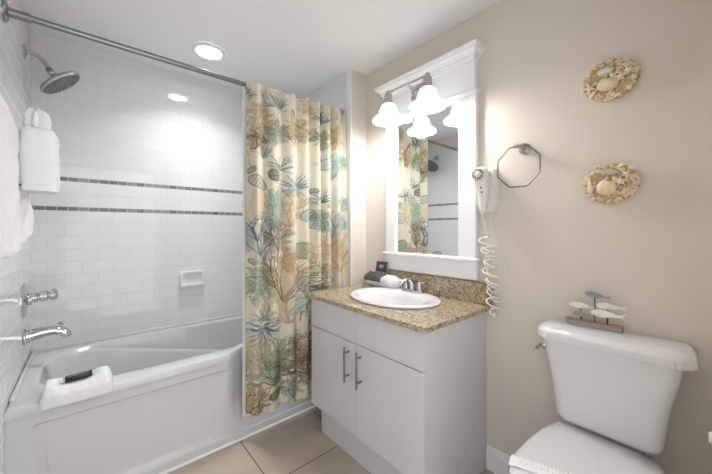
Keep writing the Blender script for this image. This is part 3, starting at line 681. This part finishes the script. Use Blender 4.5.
# ------------------------------------------------------------------ shell plaques
sandm = mat('sand_resin', (236, 220, 188), .7, bump=1, bscale=160, var=.12)
darksand = mat('dark_sand_resin', (206, 178, 136), .8, bump=1, bscale=120, var=.25)
creamsh = mat('cream_shell', (236, 214, 176), .35, bump=.3, bscale=60, var=.08)
blush = mat('pale_blue_shell', (206, 210, 198), .4, bump=.5, bscale=90, var=.1)
starm = mat('starfish', (246, 238, 220), .7, bump=.7, bscale=200)
def plaque(yc, zc, kind, label, seed):
    rnd = random.Random(seed); xw = XR-.0005
    t = thing('shell_plaque', label, 'wall plaque', (xw, yc, zc), 'oval shell plaques above the toilet')
    a, bb = .090, .079 if kind else .082
    b = nb(); rgs = []
    for x, sc in ((0, .93), (-.006, 1.0), (-.016, .97), (-.022, .86), (-.020, .6), (-.018, .3)):
        rgs.append([Vector((xw+x, yc+a*sc*math.cos(2*PI*i/48)*(1+.02*math.sin(9*i)), zc+bb*sc*math.sin(2*PI*i/48)*(1+.02*math.sin(7*i)))) for i in range(48)])
    loft(b, rgs)
    obj('plaque_base', b, darksand, t, 60)
    b = nb()
    for k in range(185):
        an = rnd.uniform(0, 2*PI); r = rnd.uniform(.80, 1.0) if k < 120 else rnd.uniform(.15, .8)
        blob(b, (xw-.017-.006*(1-r)-rnd.uniform(0, .008), yc+a*r*math.cos(an), zc+bb*r*math.sin(an)), rnd.uniform(.004, .0085), 1, (1, rnd.uniform(.7, 1.4), rnd.uniform(.7, 1.4)))
    s = obj('tiny_shells', b, sandm, t, 60); s['kind'] = 'stuff'
    def scallop(y, z, ry, rz, rot, m, nm):
        b = nb(); N = 36; rgs = []
        for h, sc in ((0, 1.0), (.006, .98), (.012, .82), (.016, .55), (.018, .2)):
            rg = []
            for i in range(N):
                an = 2*PI*i/N; w = 1+.035*math.sin(18*an) if nm == 'scallop' else 1
                u, v = ry*sc*w*math.cos(an), rz*sc*w*math.sin(an)
                rg.append(Vector((xw-.024-h, y+u*math.cos(rot)-v*math.sin(rot), z+u*math.sin(rot)+v*math.cos(rot))))
            rgs.append(rg)
        loft(b, rgs); obj(nm, b, m, t, 60)
    def star(y, z, r, rot):
        b = nb(); N = 10; c0 = b.verts.new((xw-.042, y, z)); low = []; 
        for i in range(N):
            an = rot+2*PI*i/N; rr = r if i % 2 == 0 else r*.36
            low.append(b.verts.new((xw-.029, y+rr*math.cos(an), z+rr*math.sin(an))))
        c1 = b.verts.new((xw-.018, y, z))
        for i in range(N): b.faces.new((c0, low[i], low[(i+1) % N])); b.faces.new((c1, low[(i+1) % N], low[i]))
        obj('starfish', b, starm, t)
    def spiral(y, z, r, rot, m):
        b = nb(); pts = [(xw-.030, y+(-1+2*f)*r*math.cos(rot), z+(-1+2*f)*r*math.sin(rot)) for f in [i/16 for i in range(17)]]
        rad = [max(.0012, r*.46*math.sin(min(1, (i+1)/7)*PI/2)*(1-.75*i/16)*(1+.16*math.cos(i*PI))) for i in range(17)]
        tube(b, pts, rad, 12); obj('conch', b, m, t, 60)
    if kind == 0:
        scallop(yc+.006, zc-.022, .036, .026, .1, creamsh, 'clam_shell'); scallop(yc+.010, zc+.034, .028, .017, -.1, blush, 'clam_shell')
        star(yc-.036, zc-.004, .025, .3); star(yc+.062, zc-.018, .026, 1.2); star(yc-.060, zc+.012, .020, .9)
        spiral(yc+.048, zc-.045, .020, 2.2, creamsh); spiral(yc-.04, zc+.04, .018, .5, sandm)
    else:
        scallop(yc+.010, zc-.018, .034, .030, 0, creamsh, 'scallop'); spiral(yc+.010, zc+.045, .036, .15, blush); spiral(yc+.062, zc-.005, .030, 1.5, starm)
        star(yc-.036, zc+.002, .024, .2); star(yc-.052, zc+.030, .020, .8); spiral(yc-.050, zc-.035, .020, 2.4, creamsh); spiral(yc-.035, zc+.05, .018, .6, sandm)
plaque(.277, 1.868, 0, 'upper oval shell plaque, with two starfish and a pale bluish shell', 5)
plaque(.277, 1.450, 1, 'lower oval shell plaque, with a round cream scallop and conches', 9)

# ------------------------------------------------------------------ toilet
TY = .268
toi = thing('toilet', 'white two-piece toilet with its lid down, below the shell plaques', 'toilet', (1.2, TY, 0))
def rr_ring(x0, x1, y0, y1, z, r, N=8):
    o = []
    for cx_, cy_, a0 in ((x1-r, y1-r, 0), (x0+r, y1-r, PI/2), (x0+r, y0+r, PI), (x1-r, y0+r, 1.5*PI)):
        for i in range(N+1): a = a0+PI/2*i/N; o.append(Vector((cx_+r*math.cos(a), cy_+r*math.sin(a), z)))
    return o
b = nb(); rgs = []
for z, hw, xf, r in ((.500, .125, 1.455, .03), (.503, .142, 1.438, .035), (.512, .153, 1.428, .04), (.53, .159, 1.422, .042), (.57, .163, 1.418, .045), (.62, .168, 1.416, .045), (.68, .177, 1.415, .042), (.74, .190, 1.416, .040), (.79, .200, 1.418, .038), (.822, .203, 1.420, .036)):
    rgs.append(rr_ring(xf, 1.578, TY-hw, TY+hw, z, r))
loft(b, rgs); obj('tank', b, porc, toi, 50)
def oct_ring(x0, x1, y0, y1, z, c, c2=.012):
    P = [(x1, y0+c2), (x1, y1-c2), (x1-c2, y1), (x0+c, y1), (x0, y1-c), (x0, y0+c), (x0+c, y0), (x1-c2, y0)]
    return [Vector((x, y, z)) for x, y in P]
b = nb(); L = []
for z, d in ((.820, .006), (.822, 0), (.846, 0), (.853, .003), (.864, .012), (.868, .022)): L.append(oct_ring(1.400+d, 1.592-d*.5, TY-.232+d, TY+.225-d, z, .040))
loft(b, L); bmesh.ops.bevel(b, geom=[e for e in b.edges if abs(e.verts[0].co.z-e.verts[1].co.z) > .001], offset=.008, segments=3, affect='EDGES'); obj('tank_lid', b, porc, toi, 35)
b = nb(); lathe(b, [(.012, 0), (.012, .006), (.008, .010), (.007, .016)], (1.45, TY+.196, .775), (0, 1, 0), n=16); tube(b, [(1.452, TY+.214, .776), (1.43, TY+.217, .774), (1.395, TY+.216, .768)], [.008, .006, .007], 12); obj('flush_lever', b, chrome, toi, 50)
# bowl outline shared by rim, seat and lid
def bowl(z, k=1.0, dx=0, back=1.395, N=40, hwmax=.192, front=.905, bh=.166):
    o = []; xm = 1.15
    for i in range(N+1):
        a = -PI/2+PI*i/N                        # front half
        o.append(Vector((xm+dx-(xm-front)*k*math.cos(a), TY+hwmax*k*math.sin(a), z)))
    for f in (.25, .5, .75): o.append(Vector((xm+(back-.03-xm)*f+dx, TY+k*(hwmax-(hwmax-bh)*f**2.2), z)))
    o += [Vector((back+dx-.004, TY+k*(bh-.012), z)), Vector((back+dx, TY+k*(bh-.03), z)), Vector((back+dx, TY-k*(bh-.03), z)), Vector((back+dx-.004, TY-k*(bh-.012), z))]
    for f in (.75, .5, .25): o.append(Vector((xm+(back-.03-xm)*f+dx, TY-k*(hwmax-(hwmax-bh)*f**2.2), z)))
    return o
b = nb(); L = []
for z, k, dx, bk in ((0, .62, .12, 1.44), (.03, .60, .12, 1.44), (.10, .55, .13, 1.42), (.20, .58, .12, 1.40), (.28, .72, .08, 1.42), (.35, .88, .035, 1.44), (.40, .96, .008, 1.46), (.430, .97, 0, 1.46), (.438, .95, 0, 1.46)):
    L.append(bowl(z, k, dx, bk-dx))
loft(b, L); box(b, 1.36, 1.575, TY-.10, TY+.10, .30, .4545, .02, 3); box(b, 1.475, 1.57, TY-.10, TY+.10, .40, .5035, .01, 2); obj('bowl', b, porc, toi, 60)
b = nb(); loft(b, [bowl(z, k, 0, 1.40) for z, k in ((.4385, .965), (.441, .985), (.452, .985), (.456, .97))]); obj('seat', b, porc, toi, 40)
b = nb(); loft(b, [bowl(z, k, 0, 1.448) for z, k in ((.457, .98), (.460, 1.0), (.474, 1.0), (.480, .992), (.484, .97), (.486, .9), (.488, .6), (.489, .2))]); obj('seat_lid', b, porc, toi, 60)
for s in (-1, 1):
    b = nb(); box(b, 1.395, 1.43, TY+s*.07-.018, TY+s*.07+.018, .44, .476, .006, 3); obj('hinge', b, porc, toi, 50)
# paper band over the lid
b = nb(); g = []
def hwat(x): return .192*math.sqrt(max(0, 1-((1.15-x)/.245)**2)) if x < 1.15 else .192-.026*((x-1.15)/.215)**2.2
for i in range(41):
    f = i/40*2-1; row = []
    for w in (0, .25, .5, .75, 1):
        x = 1.168-.060*f*1.1-.060*w; hw = hwat(x)+.0035
        y = TY+max(-1, min(1, f*1.10))*hw; z = .4885 if abs(f) < .82 else .4885-.003
        if abs(f) > .91: z = .4885-(abs(f)-.88)/.12*.045
        row.append(b.verts.new((x, y, z+.0022)))
    g.append(row)
for r0, r1 in zip(g, g[1:]):
    for i in range(4): b.faces.new((r0[i], r0[i+1], r1[i+1], r1[i]))
band_o = tag(obj('paper_band', b, paper, None, 60), 'white paper hygiene band with a dotted edge, wrapped over the toilet lid', 'paper band'); band_o['_o'] = (0, 0, 0)
band_o.modifiers.new('thickness', 'SOLIDIFY').thickness = .0006
b = nb()
pm = mat('grey_print', (200, 201, 203), .8)
for k in range(34):
    f = -.80+1.6*k/33
    for w in (.12,):
        x = 1.168-.060*f*1.1-.060*w; y = TY+f*1.1*hwat(x); lathe(b, [(.0026, 0), (.0022, .0005)], (x, y, .4913), n=8)
for k in range(22):
    f = -.75+1.5*k/21; x = 1.168-.060*f*1.1-.030+.006*math.sin(k*2.4); y = TY+f*1.1*hwat(x); box(b, x-.004, x+.004, y-.0012, y+.0012, .4913, .4918)
d_ = obj('dotted_print', b, pm, band_o)

# toilet roll on the near wall
t = thing('toilet_roll_holder', 'white end of a paper roll holder at the right edge of the frame', 'paper holder', (1.30, -.05, .69))
b = nb(); lathe(b, [(.026, 0), (.026, .005), (.014, .010), (.012, .030), (.015, .045), (.017, .055), (.012, .061)], (1.30, -.0498, .69), (0, 1, 0), n=20); obj('post', b, whitepl, t, 40)
b = nb(); tube(b, [(1.14, -.012, .69), (1.30, -.012, .69)], .008, 12); obj('roller', b, whitepl, t, 50)

# ------------------------------------------------------------------ fish sculpture on the tank
wood = mat('driftwood', (168, 128, 92), .7, bump=.6, bscale=70, var=.25)
greyw = mat('weathered_grey', (160, 160, 158), .75, bump=.5, bscale=90, var=.1)
whitew = mat('whitewash', (236, 232, 224), .8, bump=.6, bscale=80, var=.1)
bluew = mat('grey_blue_paint', (148, 154, 163), .7, bump=.4, bscale=90, var=.1)
rust = mat('rusty_post', (86, 62, 46), .7)
FXc, ZT = 1.548, .8684
t = thing('fish_sculpture', 'small wooden school-of-fish ornament standing on the toilet tank', 'ornament', (FXc, .322, ZT))
b = nb(); box(b, FXc-.016, FXc+.016, .231, .413, ZT, ZT+.018, .001); obj('base_block', b, greyw, t)
b = nb(); box(b, FXc-.017, FXc+.017, .230, .414, ZT+.018, ZT+.022, .001); o = obj('base_top', b, wood, t); o['label'] = 'brown weathered wood top'
def fish(y, z, L_, m, x=FXc, tilt=0):
    b = nb(); top_, bot = [], []
    for i in range(17):
        f = i/16; 
        if f < .80: h = .135*L_*math.sin(min(1, f/.8)**.75*PI)**.8+.012*L_
        else: h = .012*L_+.09*L_*((f-.8)/.2)
        notch = 0
        top_.append((f, h)); bot.append((f, -h*.85))
    out_ = top_+[(.95, 0)]+bot[::-1]
    pts = []
    for f, h in out_:
        u = L_*(.5-f); pts.append(Vector((x-.0035, y+u*math.cos(tilt)-h*math.sin(tilt), z+h*math.cos(tilt)+u*math.sin(tilt))))
    n = len(pts); 
    prism(b, pts, (.007, 0, 0)); fo = obj('fish', b, m, t)
    return fo
def post(y, z, x=FXc): b = nb(); tube(b, [(x, y, ZT+.02), (x, y, z)], .0022, 8); obj('post', b, rust, t, 60)
F_ = [(.309, .998, .086, bluew, FXc, .10), (.362, .946, .090, whitew, FXc+.006, .02), (.352, .914, .076, bluew, FXc-.006, .0), (.268, .960, .096, whitew, FXc+.005, .0), (.276, .929, .108, whitew, FXc-.005, .0)]
for f in F_:
    fish(*f)
post(.317, .993); post(.366, .942, FXc+.006); post(.360, .910, FXc-.006); post(.277, .956, FXc+.005); post(.277, .924, FXc-.005)

# ------------------------------------------------------------------ towels
def soft_mod(o, lv=1, amp=.004, size=.05):
    s = o.modifiers.new('sub', 'SUBSURF'); s.levels = lv; s.render_levels = lv
    tx = bpy.data.textures.new('soft', 'CLOUDS'); tx.noise_scale = size; d = o.modifiers.new('soft', 'DISPLACE'); d.texture = tx; d.strength = amp; d.mid_level = .5; d.texture_coords = 'LOCAL'
# bath towel over the bar on the left wall
t = thing('towel_bar', 'metal towel bar on the left wall, under the hanging towels', 'towel bar', (XL, 1.1, 1.615))
b = nb(); tube(b, [(XL+.072, .72, 1.615), (XL+.072, 1.44, 1.615)], .007, 12); obj('bar', b, nickel, t, 60)
for y in (.73, 1.43): b = nb(); tube(b, [(XL+.0005, y, 1.615), (XL+.076, y, 1.615)], [.018, .009], 14); obj('bracket', b, nickel, t, 50)
outl = [(.86, 1.635), (1.10, 1.64), (1.30, 1.637), (1.385, 1.625), (1.42, 1.58), (1.445, 1.50), (1.475, 1.40), (1.492, 1.33), (1.488, 1.285), (1.455, 1.245), (1.39, 1.215), (1.28, 1.195), (1.10, 1.185), (.86, 1.18)]
b = nb(); n1 = 28; n2 = 22; Lp = []
def interp(pts, f):
    L_ = [0]
    for p, q in zip(pts, pts[1:]): L_.append(L_[-1]+math.hypot(q[0]-p[0], q[1]-p[1]))
    d = f*L_[-1]
    for i in range(len(pts)-1):
        if d <= L_[i+1]+1e-9: k = (d-L_[i])/(L_[i+1]-L_[i]); return (pts[i][0]+(pts[i+1][0]-pts[i][0])*k, pts[i][1]+(pts[i+1][1]-pts[i][1])*k)
tope, bote = outl[:7], outl[7:][::-1]                      # columns run from the upper outline to the lower
def towel_section(k):                                      # closed loop in (x, z) for each step along the bar
    f = k/n1; a, z = interp(tope, f), interp(bote, f); loop = []
    m = 16
    for i in range(m+1):
        g_ = i/m; y = a[0]+(z[0]-a[0])*g_; zz = a[1]+(z[1]-a[1])*g_
        x = XL+.104+.014*g_+.010*math.sin(y*26+g_*1.5)*g_; x -= .022*max(0, 1-g_*7)
        loop.append(Vector((x, y, zz)))
    for i in range(m, -1, -1):
        g_ = i/m; y = a[0]+(z[0]-a[0])*g_; zz = a[1]+(z[1]-a[1])*g_
        x = XL+.045+.004*math.sin(y*26)*g_; x += .018*max(0, 1-g_*7)
        loop.append(Vector((x, y-.002, zz)))
    return loop
loft(b, [towel_section(k) for k in range(n1+1)])
o = tag(obj('bath_towel', b, towel_m, None, 180), 'large white bath towel hanging at the left edge of the frame', 'towel'); soft_mod(o, 2, .012, .05)
# folded hand towel pouch in front, with a fanned washcloth
b = nb(); rgs = []; ccx, ccy = -.118, 1.405
for z, a, c in ((1.388, .030, .045), (1.380, .040, .058), (1.384, .046, .064), (1.42, .046, .064), (1.46, .044, .063), (1.50, .044, .062), (1.54, .042, .060), (1.565, .040, .058), (1.580, .034, .050), (1.575, .024, .036)):
    rgs.append([p+Vector((.003*math.sin(p.y*90), 0, 0)) for p in sup(ccx, ccy, a, c, z, 4.5, 40)])
loft(b, rgs)
for zz in (1.43,): pass
ht = tag(obj('hand_towel', b, towel_m, None, 180), 'white hand towel folded into a pouch, hung over the bath towel', 'towel'); soft_mod(ht, 2, .009, .035); ht['_o'] = (0, 0, 0)
b = nb(); lathe(b, [(.003, 0), (.003, .002)], (ccx-.036, ccy-.0645, 1.397), (0, -1, 0), n=10); obj('tag', b, tag_m, ht)
b = nb(); rgs = []
N = 60
for z, r, w in ((1.560, .026, .05), (1.585, .028, .15), (1.605, .027, .28), (1.622, .024, .36), (1.636, .018, .4), (1.642, .008, .3)):
    rgs.append([Vector((ccx-.006+r*(1+w*math.sin(7*2*PI*i/N+z*20))*math.cos(2*PI*i/N), ccy+1.15*r*(1+w*math.sin(7*2*PI*i/N+z*20))*math.sin(2*PI*i/N), z+.006*math.sin(4*2*PI*i/N))) for i in range(N)])
loft(b, rgs); o = tag(obj('washcloth', b, towel_m, None, 180), 'small white washcloth puffed out of the top of the folded hand towel', 'washcloth'); soft_mod(o, 1, .010, .02)
# towel on the tub rim
b = nb(); NXr, NYr = 44, 22; tx0, tx1, ty0, ty1 = -.158, .088, 1.838, 2.015
def rim_top(u, v):
    ends = math.exp(-((u-.10)/.13)**2)*.7+math.exp(-((u-.86)/.16)**2)
    h = .040+.030*ends*math.sin(min(1, v*1.15)*PI*.85+.25)
    edge = min(1, u/.07)*min(1, (1-u)/.07)*min(1, (v+.02)/.16)*min(1, (1.02-v)/.2)
    return ZR+.004+h*max(0, edge)**.5
gt = []; gbm = []
for i in range(NXr+1):
    ra, rb_ = [], []
    for j in range(NYr+1):
        u, v = i/NXr, j/NYr; rndc = .018*(abs(2*u-1)**6); x = tx0+(tx1-tx0)*u; y = ty0+(ty1-ty0)*v
        y = y+(.5-v)*2*rndc; zt = rim_top(u, v); zb_ = ZR+.0015
        if v < .12: zb_ = ZR-.035+.03*(v/.12)
        if v < .10: zt = min(zt, ZR+.032+.2*v)
        if y > 1.99: zb_ = ZR-.01
        ra.append(b.verts.new((x, y, zt))); rb_.append(b.verts.new((x, y+(.0 if v > .12 else .0), min(zb_, zt-.002))))
    gt.append(ra); gbm.append(rb_)
for i in range(NXr):
    for j in range(NYr):
        b.faces.new((gt[i][j], gt[i+1][j], gt[i+1][j+1], gt[i][j+1])); b.faces.new((gbm[i][j], gbm[i][j+1], gbm[i+1][j+1], gbm[i+1][j]))
for i in range(NXr):
    for j in (0, NYr): b.faces.new((gt[i][j], gbm[i][j], gbm[i+1][j], gt[i+1][j]))
for j in range(NYr):
    for i in (0, NXr): b.faces.new((gt[i][j], gt[i][j+1], gbm[i][j+1], gbm[i][j]))
o = tag(obj('folded_towel', b, towel_m, None, 180), 'folded white towel resting on the front rim of the bathtub', 'towel'); soft_mod(o, 2, .005, .025)
bx_ = thing('amenity_case', 'small black case with a silver end, lying on the folded towel', 'amenity case', (-.04, 1.915, ZR+.055))
mm = Matrix.Translation((-.036, 1.905, ZR+.062)) @ Matrix.Rotation(-.05, 4, 'Y') @ Matrix.Rotation(.02, 4, 'Z')
b = nb(); box(b, -.045, .048, -.016, .016, -.011, .010, .003, 2, mm); obj('case_body', b, black, bx_, 40)
b = nb(); box(b, -.052, -.045, -.013, .013, -.009, .008, .002, 2, mm); obj('silver_end', b, chrome, bx_, 40)
b = nb(); box(b, -.036, .036, -.010, -.002, .010, .0108, 0, 2, mm); obj('label_strip', b, greyp, bx_)

# rolled towel, dark cloth and card at the back of the worktop
RYc0, RYc1, RX, RZ = 1.335, 1.640, 1.532, CZ+.0485
b = nb(); rgs = []
for i in range(25):
    f = i/24; y = RYc0+(RYc1-RYc0)*f; r = .046*(1-.75*abs(2*f-1)**7)*(1+.03*math.sin(f*30)); rgs.append([Vector((RX+1.05*r*math.cos(2*PI*k/28)*(1+.03*math.sin(3*2*PI*k/28)), y, RZ+r*math.sin(2*PI*k/28))) for k in range(28)])
loft(b, rgs); o = tag(obj('rolled_towel', b, towel_m, None, 180), 'rolled white towel lying on the worktop behind the sink', 'towel'); soft_mod(o, 1, .004, .03)
b = nb(); g = []
for i in range(23):
    f = i/22; row = []
    for k in range(21):
        a = math.radians(-2+150*k/20); a = PI-a; y = 1.46+.165*f+.010*math.sin(k*.5)
        r = .0525+.0035*math.sin(f*16+k*.3); row.append(b.verts.new((RX+1.05*r*math.cos(a), y, RZ+r*math.sin(a))))
    g.append(row)
for r0, r1 in zip(g, g[1:]):
    for k in range(20): b.faces.new((r0[k], r0[k+1], r1[k+1], r1[k]))
o = tag(obj('makeup_cloth', b, tan_towel, None, 180), 'dark grey cloth draped over the rolled towel on the worktop', 'cloth'); o.modifiers.new('thickness', 'SOLIDIFY').thickness = .004
t = thing('printed_card', 'small dark card standing on the grey cloth, against the mirror frame', 'card', (1.545, 1.50, .965))
mc = Matrix.Translation((1.545, 1.520, 1.003)) @ Matrix.Rotation(.2, 4, 'Y')
b = nb(); box(b, -.001, .001, -.052, .052, -.036, .036, 0, 1, mc); obj('card_sheet', b, dark, t)
b = nb(); prism(b, [mc @ Vector((-.0012, .024*math.cos(a), .003+.013*math.sin(a))) for a in [2*PI*i/20 for i in range(20)]], (-.0004, 0, 0)); o = obj('printed_panel', b, mat('pale_print', (150, 152, 156), .6), t)
